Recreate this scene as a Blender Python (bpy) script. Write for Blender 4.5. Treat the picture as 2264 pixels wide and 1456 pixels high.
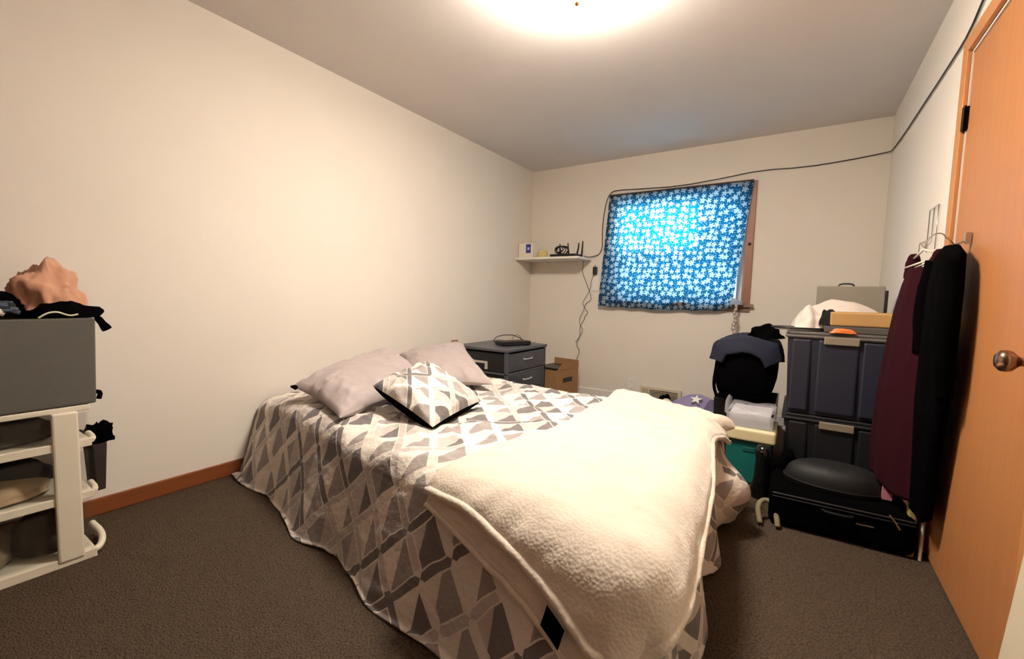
import bpy, bmesh, math, random
from math import sin, cos, pi, sqrt, atan2, hypot
from mathutils import Vector, Matrix, noise
for o in list(bpy.data.objects): bpy.data.objects.remove(o)
S = bpy.context.scene; C = S.collection
# ---------------------------------------------------------------- camera, world, exposure
cam = bpy.data.cameras.new('camera'); cam.sensor_width = 36; cam.lens = 15.2545; cam.clip_start = .02
co = bpy.data.objects.new('camera', cam); C.objects.link(co); S.camera = co
co.matrix_world = Matrix(((0.834413, -0.064002, 0.54741, 2.59532), (0.550513, 0.049444, -0.833361, -4.31164),
                          (0.026271, 0.996724, 0.076491, 1.03688), (0, 0, 0, 1)))
S.view_settings.view_transform = 'Standard'; S.view_settings.look = 'None'
S.view_settings.gamma = 1; S.view_settings.use_curve_mapping = False
S.view_settings.exposure = 0.45
LAMP = 108.0; SKY = 10.5; SUN = 46.0
w = bpy.data.worlds.new('world'); S.world = w; w.use_nodes = True
bg = w.node_tree.nodes['Background']; bg.inputs[0].default_value = (.62, .82, 1, 1); bg.inputs[1].default_value = SKY
sl = bpy.data.lights.new('sun', 'SUN'); sl.energy = SUN; sl.angle = .02; sl.color = (1, .95, .85)
so = bpy.data.objects.new('sun', sl); C.objects.link(so)
so.rotation_euler = Vector((-.10, -1, -.16)).to_track_quat('-Z', 'Y').to_euler()
W = 3.1; H = 2.44; YB = -4.85

# ---------------------------------------------------------------- materials
def srgb(r, g, b):
    f = lambda c: (c/255/12.92) if c/255 <= .04045 else ((c/255+.055)/1.055)**2.4
    return (f(r), f(g), f(b), 1)
class N:
    def __init__(s, name):
        s.m = bpy.data.materials.new(name); s.m.use_nodes = True
        s.t = s.m.node_tree; s.b = s.t.nodes['Principled BSDF']; s.out = s.t.nodes['Material Output']
    def n(s, typ, **kw):
        x = s.t.nodes.new(typ)
        for k, v in kw.items():
            if k.startswith('i_'):
                k = k[2:]; key = int(k) if k.isdigit() else k.replace('_', ' ')
                s.put(x.inputs[key], v)
            else: setattr(x, k, v)
        return x
    def put(s, inp, v):
        if isinstance(v, bpy.types.NodeSocket): s.t.links.new(v, inp)
        else: inp.default_value = v
    def math(s, op, a, b=0.0, c=0.0):
        x = s.t.nodes.new('ShaderNodeMath'); x.operation = op
        s.put(x.inputs[0], a); s.put(x.inputs[1], b); s.put(x.inputs[2], c)
        return x.outputs[0]
    def mix(s, f, a, b):
        x = s.t.nodes.new('ShaderNodeMix'); x.data_type = 'RGBA'
        s.put(x.inputs[0], f); s.put(x.inputs[6], a); s.put(x.inputs[7], b)
        return x.outputs[2]
    def coord(s, k='Object'): return s.n('ShaderNodeTexCoord').outputs[k]
    def noise(s, scale, det=3, co=None, rough=.5):
        return s.n('ShaderNodeTexNoise', i_Vector=co if co is not None else s.coord(), i_Scale=scale, i_Detail=det, i_Roughness=rough).outputs[0]
    def bump(s, h, st=.3, d=.01):
        x = s.n('ShaderNodeBump', i_Strength=st, i_Distance=d, i_Height=h); s.t.links.new(x.outputs[0], s.b.inputs['Normal'])
def M(name, col, rough=.6, metal=0, var=.0, vs=8, bump=0, bs=60, bd=.002, spec=.5, sheen=0, coat=0, alpha=1, trans=0):
    q = N(name); b = q.b
    c = srgb(*col)
    if var:
        f = q.noise(vs); lo = tuple(x*(1-var) for x in c[:3])+(1,); hi = tuple(min(1, x*(1+var)) for x in c[:3])+(1,)
        q.put(b.inputs['Base Color'], q.mix(f, lo, hi))
    else: b.inputs['Base Color'].default_value = c
    b.inputs['Roughness'].default_value = rough; b.inputs['Metallic'].default_value = metal
    b.inputs['Specular IOR Level'].default_value = spec
    b.inputs['Sheen Weight'].default_value = sheen; b.inputs['Coat Weight'].default_value = coat
    b.inputs['Alpha'].default_value = alpha; b.inputs['Transmission Weight'].default_value = trans
    if bump: q.bump(q.noise(bs, 4), bump, bd)
    return q.m
wallM = M('wall_paint', (232, 224, 213), .75, var=.03, vs=3, bump=.15, bs=220, bd=.001, spec=.2)
ceilM = M('ceiling_paint', (222, 216, 212), .9, var=.03, vs=4, bump=.3, bs=300, bd=.002, spec=.1)
def wood(name, a, b, rough=.4, axis=2):
    q = N(name); m = q.n('ShaderNodeMapping', i_Vector=q.coord())
    sc = [14, 14, 14]; sc[axis] = .8; m.inputs['Scale'].default_value = sc
    f = q.noise(3.0, 5, m.outputs[0], .6); f2 = q.noise(1.2, 2)
    c = q.mix(f, srgb(*a), srgb(*b)); c = q.mix(q.math('MULTIPLY', f2, .35), c, srgb(*a))
    q.put(q.b.inputs['Base Color'], c); q.b.inputs['Roughness'].default_value = rough
    q.bump(f, .08, .002); return q.m
doorM = wood('door_veneer', (170, 112, 66), (192, 130, 80), .42)
trimM = wood('door_casing_wood', (184, 124, 74), (204, 144, 90), .4)
baseM = wood('baseboard_wood', (112, 58, 28), (146, 82, 40), .45, 1)
winM = wood('window_casing_wood', (136, 92, 72), (166, 118, 92), .45)
sillM = wood('window_stool_wood', (128, 100, 84), (150, 120, 100), .45, 0)
def carpet():
    q = N('carpet'); co = q.coord()
    v = q.n('ShaderNodeTexVoronoi', i_Vector=co, i_Scale=150.0)
    a = q.noise(260, 2, co); b = q.noise(5, 3, co)
    c = q.mix(v.outputs['Distance'], srgb(108, 91, 74), srgb(48, 39, 31))
    c = q.mix(q.math('MULTIPLY', a, .5), c, srgb(52, 44, 38)); c = q.mix(q.math('MULTIPLY', b, .3), c, srgb(84, 68, 54))
    q.put(q.b.inputs['Base Color'], c); q.b.inputs['Roughness'].default_value = .95; q.b.inputs['Specular IOR Level'].default_value = .1
    q.bump(q.math('ADD', v.outputs['Distance'], a), .8, .006); return q.m
carpetM = carpet()
def comforter_mat(name, p):
    q = N(name); uv = q.n('ShaderNodeUVMap').outputs[0]
    sx = q.n('ShaderNodeSeparateXYZ', i_Vector=uv); a, b = sx.outputs[0], sx.outputs[1]
    s = q.math('DIVIDE', q.math('ADD', a, b), p); t = q.math('DIVIDE', q.math('SUBTRACT', a, b), p)
    fs = q.math('FRACT', s); ft = q.math('FRACT', t); is_ = q.math('FLOOR', s); it = q.math('FLOOR', t)
    ds = q.math('ABSOLUTE', q.math('SUBTRACT', fs, .5)); dt = q.math('ABSOLUTE', q.math('SUBTRACT', ft, .5))
    mx = q.math('MAXIMUM', ds, dt)
    cv = q.n('ShaderNodeCombineXYZ', i_X=is_, i_Y=it)
    hsh = q.n('ShaderNodeTexWhiteNoise', i_Vector=cv.outputs[0]); h1 = hsh.outputs[0]
    hc = q.n('ShaderNodeSeparateColor', i_Color=hsh.outputs[1])
    cream, lg, mg, dg = srgb(226, 218, 207), srgb(194, 185, 179), srgb(158, 149, 145), srgb(116, 109, 108)
    lite = q.mix(q.math('GREATER_THAN', h1, .55), cream, lg); lite = q.mix(q.math('GREATER_THAN', h1, .85), lite, mg)
    dark = q.mix(q.math('GREATER_THAN', hc.outputs[0], .5), mg, dg)
    dark = q.mix(q.math('GREATER_THAN', hc.outputs[0], .88), dark, lg)
    right = q.math('GREATER_THAN', q.math('ADD', fs, ft), q.math('ADD', .72, q.math('MULTIPLY', hc.outputs[1], .5)))
    inner = q.mix(right, lite, dark)
    # bands between the diamonds: mostly cream, some lines grey
    ls = q.math('FLOOR', q.math('ADD', s, .5)); lt = q.math('FLOOR', q.math('ADD', t, .5))
    hs = q.n('ShaderNodeTexWhiteNoise', i_Vector=q.n('ShaderNodeCombineXYZ', i_X=ls, i_Y=q.math('FLOOR', q.math('MULTIPLY', t, .34)), i_Z=3.0).outputs[0]).outputs[0]
    ht = q.n('ShaderNodeTexWhiteNoise', i_Vector=q.n('ShaderNodeCombineXYZ', i_X=lt, i_Y=q.math('FLOOR', q.math('MULTIPLY', s, .34)), i_Z=7.0).outputs[0]).outputs[0]
    def bandc(h):
        c = q.mix(q.math('GREATER_THAN', h, .52), cream, lg); return q.mix(q.math('GREATER_THAN', h, .78), c, dg)
    band = q.mix(q.math('GREATER_THAN', ds, dt), bandc(ht), bandc(hs))
    c = q.mix(q.math('GREATER_THAN', mx, .37), inner, cream); c = q.mix(q.math('GREATER_THAN', mx, .405), c, band)
    q.put(q.b.inputs['Base Color'], c); q.b.inputs['Roughness'].default_value = .85; q.b.inputs['Sheen Weight'].default_value = .15
    q.b.inputs['Specular IOR Level'].default_value = .2
    q.bump(q.noise(17, 5), .7, .02); return q.m
comfM = comforter_mat('diamond_print_cotton', .215); decoM = comforter_mat('diamond_print_cushion', .165)
def curtain_mat():
    q = N('flower_print_curtain'); uv = q.n('ShaderNodeUVMap').outputs[0]
    def flowers(scale, seed, rad, jit):
        m = q.n('ShaderNodeMapping', i_Vector=uv); m.inputs['Location'].default_value = (seed, seed*.7, 0)
        v = q.n('ShaderNodeTexVoronoi', voronoi_dimensions='2D', i_Vector=m.outputs[0], i_Scale=scale, i_Randomness=jit)
        d = q.n('ShaderNodeVectorMath', operation='SUBTRACT'); q.put(d.inputs[0], m.outputs[0]); q.put(d.inputs[1], v.outputs['Position'])
        s = q.n('ShaderNodeSeparateXYZ', i_Vector=d.outputs[0]); cc = q.n('ShaderNodeSeparateColor', i_Color=v.outputs['Color'])
        ang = q.math('ADD', q.math('ARCTAN2', s.outputs[1], s.outputs[0]), q.math('MULTIPLY', cc.outputs[0], 6.28))
        r = q.math('MULTIPLY', q.math('SQRT', q.math('ADD', q.math('POWER', s.outputs[0], 2.0), q.math('POWER', s.outputs[1], 2.0))), scale)
        pet = q.math('ADD', .36, q.math('MULTIPLY', q.math('ABSOLUTE', q.math('COSINE', q.math('MULTIPLY', ang, 2.5))), .64))
        R = q.math('MULTIPLY', pet, q.math('ADD', rad*.72, q.math('MULTIPLY', cc.outputs[1], rad*.4)))
        f = q.math('LESS_THAN', r, R); cen = q.math('LESS_THAN', r, .07); return f, cen
    f1, c1 = flowers(18, .3, .47, .55); f2, c2 = flowers(50, 1.7, .22, .9)
    f = q.math('MAXIMUM', f1, f2)
    base = q.mix(f, srgb(14, 30, 66), srgb(150, 168, 190)); q.put(q.b.inputs['Base Color'], base); q.b.inputs['Roughness'].default_value = .9
    tr = q.n('ShaderNodeBsdfTranslucent'); q.put(tr.inputs[0], q.mix(c1, q.mix(f, (.0, .15, .32, 1), (.50, .76, .84, 1)), (.6, .6, .35, 1)))
    mx = q.n('ShaderNodeMixShader', i_0=.5); q.put(mx.inputs[1], q.b.outputs[0]); q.put(mx.inputs[2], tr.outputs[0])
    q.t.links.new(mx.outputs[0], q.out.inputs[0]); return q.m
curtM = curtain_mat()
def sherpa():
    q = N('cream_sherpa_fleece'); co = q.coord()
    v = q.n('ShaderNodeTexVoronoi', i_Vector=co, i_Scale=130.0, feature='SMOOTH_F1'); n = q.noise(30, 3, co)
    q.put(q.b.inputs['Base Color'], q.mix(n, srgb(216, 203, 186), srgb(226, 214, 199)))
    q.b.inputs['Roughness'].default_value = .95; q.b.inputs['Sheen Weight'].default_value = .4; q.b.inputs['Specular IOR Level'].default_value = .1
    q.bump(q.math('ADD', q.math('MULTIPLY', v.outputs['Distance'], -1.0), n), .3, .006); return q.m
fleeceM = sherpa()
def emit(name, col, st):
    q = N(name); q.b.inputs['Base Color'].default_value = col
    q.b.inputs['Emission Color'].default_value = col; q.b.inputs['Emission Strength'].default_value = st; return q.m
lampM = emit('lit_frosted_glass', (1, .90, .77, 1), LAMP)
brassM = M('brass', (190, 150, 90), .25, 1); knobM = M('aged_brass', (150, 120, 100), .22, 1)
greyPil = M('grey_pillowcase', (172, 160, 158), .85, var=.03, bump=.25, bs=25, bd=.006, sheen=.1, spec=.2)
blackM = M('black_plastic', (20, 18, 20), .4); blackF = M('black_fabric', (5, 4, 5), 1, var=.2, bump=.4, bs=40, bd=.006, spec=.02)
darkF = M('charcoal_fabric', (30, 28, 30), .9, bump=.4, bs=30, bd=.006, spec=.15)
whiteP = M('white_plastic', (228, 220, 200), .35); whiteL = M('white_laminate', (236, 232, 226), .4)
cableM = M('black_cable', (24, 20, 20), .5); silverM = M('bare_metal', (200, 196, 190), .3, 1)
mattM = M('mattress_ticking', (200, 196, 190), .9)
glassM = M('window_glass', (255, 255, 255), .02, trans=1)
def clear(name, col, a, rough=.15):
    q = N(name); q.b.inputs['Base Color'].default_value = srgb(*col); q.b.inputs['Roughness'].default_value = rough
    t = q.n('ShaderNodeBsdfTransparent'); mx = q.n('ShaderNodeMixShader', i_0=a)
    q.put(mx.inputs[1], t.outputs[0]); q.put(mx.inputs[2], q.b.outputs[0]); q.t.links.new(mx.outputs[0], q.out.inputs[0]); return q.m
clearM = clear('clear_plastic', (120, 116, 100), .07); filmM = clear('plastic_film', (225, 225, 232), .35)

# ---------------------------------------------------------------- mesh helpers
class MB:
    def __init__(s): s.v = []; s.f = []; s.mi = []; s.uv = {}
    def add(s, vs, fs, M_=None, mi=0):
        k = len(s.v); s.v += [tuple(M_ @ Vector(q)) if M_ else tuple(q) for q in vs]
        s.f += [tuple(i+k for i in f) for f in fs]; s.mi += [mi]*len(fs); return s
    def box(s, x0, x1, y0, y1, z0, z1, M_=None, mi=0, tap=0):
        t = tap
        v = [(x0+t, y0+t, z0), (x1-t, y0+t, z0), (x1-t, y1-t, z0), (x0+t, y1-t, z0), (x0, y0, z1), (x1, y0, z1), (x1, y1, z1), (x0, y1, z1)]
        return s.add(v, [(3, 2, 1, 0), (4, 5, 6, 7), (0, 1, 5, 4), (1, 2, 6, 5), (2, 3, 7, 6), (3, 0, 4, 7)], M_, mi)
    def tray(s, x0, x1, y0, y1, z0, z1, th=.006, M_=None, tap=0, mi=0):     # open-topped box with wall thickness
        t = tap; a = th
        v = [(x0+t, y0+t, z0), (x1-t, y0+t, z0), (x1-t, y1-t, z0), (x0+t, y1-t, z0), (x0, y0, z1), (x1, y0, z1), (x1, y1, z1), (x0, y1, z1),
             (x0+a, y0+a, z1), (x1-a, y0+a, z1), (x1-a, y1-a, z1), (x0+a, y1-a, z1), (x0+t+a, y0+t+a, z0+a), (x1-t-a, y0+t+a, z0+a), (x1-t-a, y1-t-a, z0+a), (x0+t+a, y1-t-a, z0+a)]
        f = [(3, 2, 1, 0), (0, 1, 5, 4), (1, 2, 6, 5), (2, 3, 7, 6), (3, 0, 4, 7), (4, 5, 9, 8), (5, 6, 10, 9), (6, 7, 11, 10), (7, 4, 8, 11),
             (8, 9, 13, 12), (9, 10, 14, 13), (10, 11, 15, 14), (11, 8, 12, 15), (12, 13, 14, 15)]
        return s.add(v, f, M_, mi)
    def tube(s, pts, r, n=8, smooth=0, closed=False, mi=0):
        P = [Vector(q) for q in pts]
        for _ in range(smooth):
            Q = [P[0]]
            for a, b in zip(P, P[1:]): Q += [a*.75+b*.25, a*.25+b*.75]
            Q.append(P[-1]); P = Q
        if closed: P.append(P[0])
        rs = r if isinstance(r, (list, tuple)) else None
        vs = []; up = None
        for i, q in enumerate(P):
            d = (P[min(i+1, len(P)-1)]-P[max(i-1, 0)])
            if closed and i in (0, len(P)-1): d = P[1]-P[-2]
            d = d.normalized() if d.length > 1e-9 else Vector((0, 0, 1))
            if up is None: up = Vector((0, 0, 1)) if abs(d.z) < .9 else Vector((1, 0, 0))
            a = up-d*up.dot(d)
            if a.length < 1e-4: a = d.orthogonal()
            a.normalize(); up = a; b = d.cross(a)
            rr = r if rs is None else rs[min(len(rs)-1, int(i*len(rs)/len(P)))]
            vs += [q+(a*cos(2*pi*k/n)+b*sin(2*pi*k/n))*rr for k in range(n)]
        m = len(P)
        f = [(i*n+k, i*n+(k+1) % n, (i+1)*n+(k+1) % n, (i+1)*n+k) for i in range(m-1) for k in range(n)]
        f += [tuple(range(n))[::-1], tuple((m-1)*n+k for k in range(n))]
        return s.add(vs, f, None, mi)
    def lathe(s, prof, c=(0, 0, 0), n=48, M_=None, mi=0, sx=1, sy=1):       # prof: (r,z)
        vs = [(c[0]+r*cos(2*pi*k/n)*sx, c[1]+r*sin(2*pi*k/n)*sy, c[2]+z) for r, z in prof for k in range(n)]
        f = [(i*n+k, i*n+(k+1) % n, (i+1)*n+(k+1) % n, (i+1)*n+k) for i in range(len(prof)-1) for k in range(n)]
        f += [tuple(range(n))[::-1], tuple((len(prof)-1)*n+k for k in range(n))]
        return s.add(vs, f, M_, mi)
    def grid(s, fn, nu, nv, mi=0, uv=None):
        k = len(s.v); s.v += [tuple(fn(i/nu, j/nv)) for j in range(nv+1) for i in range(nu+1)]
        if uv:
            for j in range(nv+1):
                for i in range(nu+1): s.uv[k+j*(nu+1)+i] = uv(i/nu, j/nv)
        fs = [(k+j*(nu+1)+i, k+j*(nu+1)+i+1, k+(j+1)*(nu+1)+i+1, k+(j+1)*(nu+1)+i) for j in range(nv) for i in range(nu)]
        s.f += fs; s.mi += [mi]*len(fs); return s
    def build(s, name, mats, parent=None, smooth=False, bevel=0, solid=0, sub=0, label=None, seg=2, origin=None, off=-1):
        if not isinstance(mats, (list, tuple)): mats = [mats]
        if parent is not None: o0 = parent.matrix_world.translation.copy() if parent.get('root') else Vector(parent['org'])
        elif origin: o0 = Vector(origin)
        else:
            xs, ys, zs = zip(*s.v); o0 = Vector(((min(xs)+max(xs))/2, (min(ys)+max(ys))/2, min(zs)))
        me = bpy.data.meshes.new(name); me.from_pydata([tuple(Vector(q)-o0) for q in s.v], [], s.f)
        for m in mats: me.materials.append(m)
        me.polygons.foreach_set('material_index', s.mi)
        if s.uv:
            L = me.uv_layers.new(name='UVMap')
            for lp in me.loops: L.data[lp.index].uv = s.uv.get(lp.vertex_index, (0, 0))
        bm = bmesh.new(); bm.from_mesh(me); bmesh.ops.recalc_face_normals(bm, faces=bm.faces) if not s.uv else None; bm.to_mesh(me); bm.free()
        if smooth: me.polygons.foreach_set('use_smooth', [True]*len(me.polygons))
        o = bpy.data.objects.new(name, me); C.objects.link(o); o['org'] = tuple(o0)
        if parent is not None: o.parent = parent
        else: o.location = o0
        if solid: q = o.modifiers.new('solid', 'SOLIDIFY'); q.thickness = solid; q.offset = off
        if bevel: q = o.modifiers.new('bevel', 'BEVEL'); q.width = bevel; q.segments = seg; q.limit_method = 'ANGLE'; q.angle_limit = .6
        if sub: q = o.modifiers.new('sub', 'SUBSURF'); q.levels = q.render_levels = sub
        if label: o['label'] = label
        return o
def thing(name, label, cat, loc, group=None):
    o = bpy.data.objects.new(name, None); C.objects.link(o); o.location = loc; o.empty_display_size = .05
    o.matrix_world = Matrix.Translation(loc); o['root'] = 1; o['org'] = tuple(loc)
    o['label'] = label; o['category'] = cat
    if group: o['group'] = group
    return o
def tag(o, label, cat, group=None):
    o['label'] = label; o['category'] = cat
    if group: o['group'] = group
    return o
def struct(o): o['kind'] = 'structure'; return o
def nz(x, y, z=0, s=1): return noise.noise(Vector((x*s, y*s, z*s)))
def frame(o, x, z=(0, 0, 1)):
    x = Vector(x).normalized(); z = Vector(z); y = z.cross(x).normalized(); z = x.cross(y)
    return Matrix(((x.x, y.x, z.x, o[0]), (x.y, y.y, z.y, o[1]), (x.z, y.z, z.z, o[2]), (0, 0, 0, 1)))
def rz(x, y, z, a): return Matrix.Translation((x, y, z)) @ Matrix.Rotation(a, 4, 'Z')

# ---------------------------------------------------------------- room shell
struct(MB().box(-.1, W+.1, YB-.1, .15, -.05, 0).build('floor', carpetM))
struct(MB().box(-.1, W+.1, YB-.1, .15, H, H+.05).build('ceiling', ceilM))
struct(MB().box(-.1, 0, YB-.1, .15, 0, H).build('wall_left', wallM))
struct(MB().box(0, W, YB-.1, YB, 0, H).build('wall_front', wood('low_bounce_brown', (92, 56, 32), (120, 76, 44), .5)))  # unseen wall behind the camera, made dark brown to cut bounced light
wx0, wx1, wz0, wz1 = .99, 2.18, 1.03, 2.02
b = MB(); b.box(0, wx0, 0, .15, 0, H); b.box(wx1, W, 0, .15, 0, H); b.box(wx0, wx1, 0, .15, 0, wz0); b.box(wx0, wx1, 0, .15, wz1, H)
struct(b.build('wall_back', wallM))
dy0, dy1, dz = -2.76, -1.86, 2.03
b = MB(); b.box(W, W+.1, dy1, 0, 0, H); b.box(W, W+.1, YB, dy0, 0, H); b.box(W, W+.1, dy0, dy1, dz, H)
struct(b.build('wall_right', wallM))
def baseboard(name, x0, x1, y0, y1):
    b = MB(); b.box(x0, x1, y0, y1, 0, .078)
    return struct(b.build(name, baseM, bevel=.004))
baseboard('baseboard_left', 0, .013, YB, 0); baseboard('baseboard_right', W-.013, W, -1.79, 0)
baseboard('baseboard_back', .013, W-.013, -.013, 0); bpy.data.objects['baseboard_back'].data.materials[0] = whiteL
# door 1: leaf, casing, knob, hinges
dr = MB().box(W+.004, W+.04, dy0+.003, dy1-.004, .012, dz-.004).build('door_1', doorM, bevel=.002); struct(dr)
c = MB(); c.box(W-.016, W+.0, dy1+.004, dy1+.064, 0, dz+.07); c.box(W-.016, W+.0, dy0-.064, dy0-.004, 0, dz+.07); c.box(W-.016, W, dy0-.004, dy1+.004, dz+.01, dz+.07)
c.build('door_casing', trimM, dr, bevel=.004)
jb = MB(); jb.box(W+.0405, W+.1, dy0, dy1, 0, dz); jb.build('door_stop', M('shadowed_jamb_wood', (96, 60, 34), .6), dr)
for z in (1.78, .25):
    hb = MB(); hb.tube([(W-.006, dy1+.001, z-.045), (W-.006, dy1+.001, z+.045)], .008, 12); hb.tube([(W-.006, dy1+.001, z-.052), (W-.006, dy1+.001, z+.052)], .004, 10)
    hb.box(W-.002, W+.004, dy1-.016, dy1+.012, z-.044, z+.044)
    hb.build('hinge', M('dark_hinge', (34, 26, 20), .4, 1), dr)
kb = MB(); Mk = Matrix.Translation((W+.004, dy0+.062, .905)) @ Matrix.Rotation(-pi/2, 4, 'Y')
kb.lathe([(.0, 0), (.033, .0), (.033, .004), (.028, .010), (.012, .013), (.011, .032), (.016, .038), (.026, .048), (.0285, .058), (.026, .068), (.017, .076), (.0, .078)], n=32, M_=Mk)
kb.build('door_knob', knobM, dr, smooth=True)
# window 1
wf = MB(); g = .058
wf.box(wx0-g, wx0, -.018, 0, wz0-.008, wz1); wf.box(wx1, wx1+g, -.018, 0, wz0-.008, wz1); wf.box(wx0-g, wx1+g, -.018, 0, wz1, wz1+g)
wf.box(wx0, wx0+.012, .0005, .12, wz0-.008, wz1-.012); wf.box(wx1-.012, wx1, .0005, .12, wz0-.008, wz1-.012); wf.box(wx0, wx1, .0005, .12, wz1-.012, wz1-.0005)
win = struct(wf.build('window_1', winM, bevel=.003))
MB().box(wx0-g-.03, wx1+g+.03, -.05, 0, wz0-.035, wz0-.008).box(wx0+.0005, wx1-.0005, 0, .12, wz0-.035+.036, wz0+.003).box(wx0-g, wx1+g, -.02, 0, wz0-.075, wz0-.035).build('window_stool', sillM, win, bevel=.004)
sb = MB(); y0, y1 = .06, .095; X0, X1, Z0, Z1 = wx0+.012, wx1-.012, wz0-.008, wz1-.012; zm = 1.50
for x in (X0, X1-.05): sb.box(x, x+.05, y0, y1, Z0, Z1)
for z in (Z0, Z1-.05, zm-.025): sb.box(X0+.05, X1-.05, y0, y1, z, z+.05)
for za, zb in ((Z0+.05, zm-.025), (zm+.025, Z1-.05)): sb.box(1.30, 1.325, y0+.004, y1-.004, za, zb)
sb.build('window_sash', M('vinyl_sash', (226, 224, 220), .5), win, bevel=.002)
MB().box(X0+.04, X1-.04, .075, .079, Z0+.04, Z1-.04).build('window_pane', glassM, win)
lk = MB(); lk.lathe([(.0, 0), (.011, 0), (.012, .006), (.006, .012), (0, .013)], n=16, M_=Matrix.Translation((wx1+.028, -.018, 1.54)) @ Matrix.Rotation(pi/2, 4, 'X'))
lk.build('window_catch', M('dark_screw', (60, 40, 34), .4, .8), win)
# unseen eave shading the window, and an unseen stepped wall added to mask the sun
struct(MB().box(-1.2, 4.4, .15, .75, 2.30, 2.42).build('trim_1', M('eave_paint', (220, 220, 215), .8)))
fm = M('sun_mask_brown', (120, 110, 100), .9)
struct(MB().box(-1.5, 2.20, 4.0, 4.1, 0, 2.14).box(2.20, 5.5, 4.0, 4.1, 0, 3.4).build('sun_mask_wall', fm))
# ---------------------------------------------------------------- ceiling lamp
L = thing('ceiling_lamp', 'lit round frosted-glass ceiling lamp with a small brass finial, above the bed', 'ceiling light', (1.745, -2.59, H))
lc = (1.745, -2.59, 0)
MB().lathe([(0, H-.001), (.065, H-.001), (.065, H-.018), (.05, H-.028), (0, H-.028)], lc, 40).build('canopy', brassM, L, smooth=True)
pr = [(.205, 2.362), (.210, 2.354), (.196, 2.332), (.165, 2.312), (.115, 2.298), (.06, 2.290), (.02, 2.288), (.006, 2.287)]
b = MB(); n = 48
b.lathe(pr+[(r-.004 if r > .01 else .004, z+.004) for r, z in pr[::-1]], lc, 48); b.build('glass_bowl', lampM, L, smooth=True)
MB().tube([(lc[0], lc[1], H-.02), (lc[0], lc[1], 2.29)], .004, 8).build('stem', brassM, L)
MB().lathe([(0, 2.291), (.012, 2.289), (.013, 2.281), (.006, 2.276), (.011, 2.266), (.009, 2.252), (0, 2.247)], lc, 20).build('finial', brassM, L, smooth=True)

# ---------------------------------------------------------------- bed, comforter
bd = thing('bed', 'low double bed pushed against the long left wall, under the grey and cream comforter', 'bed', (1.1, -2.45, 0))
MB().box(.08, 2.14, -2.90, -1.92, 0, .16).build('base', M('bed_base_fabric', (70, 64, 60), .9), bd, bevel=.01)
MB().box(.05, 2.18, -2.93, -1.88, .16, .38).build('mattress', mattM, bd, bevel=.04, seg=4)
LA = 2.40; WB = 1.60; TOP = .455
def bed_base(a, b):
    u = a/LA; v = b/WB
    x = (0.03+(2.40-.03)*u)*(1-v)+(.03+(2.31-.03)*u)*v
    y = (-3.04+(-3.44+3.04)*u)*(1-v)+(-1.76+(-1.82+1.76)*u)*v
    return x, y
def drape(a, b, off=0.0, wr=1.0, floor_=.008):
    """a: from the head wall to the foot, b: from the near side to the far side (metres on the cloth)"""
    r = .10
    ca = min(a, LA-r); cb = min(max(b, r), WB-r)
    ea = a-ca; eb = b-cb; l = hypot(ea, eb)
    x, y = bed_base(ca, cb)
    z = TOP
    # broad bumps and quilting wrinkles on the top
    z += wr*(.022*nz(a*2.1, b*2.3, 1.3)+.012*nz(a*5, b*6, 4.1)+.013*noise.ridged_multi_fractal(Vector((a*4.2+.3, b*7.5, 2.2)), 1.0, 2.0, 3, .8, 2.0)-.008+(.012*max(0, noise.ridged_multi_fractal(Vector((a*7+b*3+4, b*12-a*2, 5.2)), 1.0, 2.0, 2, .9, 2.0)-.9) if wr > .9 else 0))
    z -= .045*math.exp(-(a/.22)**2-(max(b, 0)/.5)**2)
    pk = math.exp(-((a-.75)/.5)**2-((b-.33)/.18)**2)
    z += wr*pk*.030*noise.ridged_multi_fractal(Vector((a*9, b*14, 7.2)), 1.0, 2.0, 3, .8, 2.0)
    if l < 1e-6: return Vector((x, y, z+off)), 0
    # direction outward in world
    dx = ea/l; dy_ = eb/l
    ux = Vector((1, -.17 if eb < 0 else -.03)).normalized()*1.0
    d = Vector((dx*1.0+(-.0)*dy_, dy_-.17*dx*(1 if eb <= 0 else .2))); d.normalize()
    if eb == 0: d = Vector((1, .0))
    if ea == 0: d = Vector((-.16, -1)).normalized() if eb < 0 else Vector((0.03, 1)).normalized()
    th = min(l/r, pi/2*.92)
    out = r*sin(th); dn = r*(1-cos(th)); rest = max(0, l-r*th)
    side = 0 if ea == 0 else (1 if eb == 0 else .5)
    # arc coordinate for folds
    sc = a if ea == 0 else (LA-r+(b if False else 0)+ (cb*-1.0)+ (atan2(ea, -eb)*.25 if eb < 0 else 0))
    amp = min(1, rest/.35)
    if eb < 0 or eb == 0:
        k = 1 if ea > 0 and eb == 0 else 0
    fl = .28 if eb < 0 else .12
    if ea > 0 and eb == 0: fl = .06
    fold = (.022*sin(a*9+1.2*nz(a*2, 3))+.02*nz(a*6, .4, 1)) if ea == 0 else (.035*sin(b*16+2*nz(b*2, 5))+.02*nz(b*9, .1, 2))
    if ea > 0 and eb < 0: fold = .045*sin(atan2(ea, -eb)*7)
    if ea > 0 and eb == 0: fold += .11*math.exp(-((b-1.25)/.13)**2)*math.exp(-((l-.34)/.13)**2)/max(amp, .3)
    out += rest*fl+fold*amp; dn += rest*.955
    zz = z-dn
    if zz < floor_+.0:
        ex = floor_-zz; zz = floor_+.004*(1+sin(a*20+b*17)); out += ex*.35
    zz += 0
    nrm_out = off*sin(th); zz += off*cos(th)
    x += d.x*(out+nrm_out); y += d.y*(out+nrm_out)
    return Vector((x, y, zz)), l
a0, a1, b0, b1 = .02, LA+.40, -.44, WB+.36
def cf(u, v): return drape(a0+(a1-a0)*u, b0+(b1-b0)*v)[0]
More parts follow.
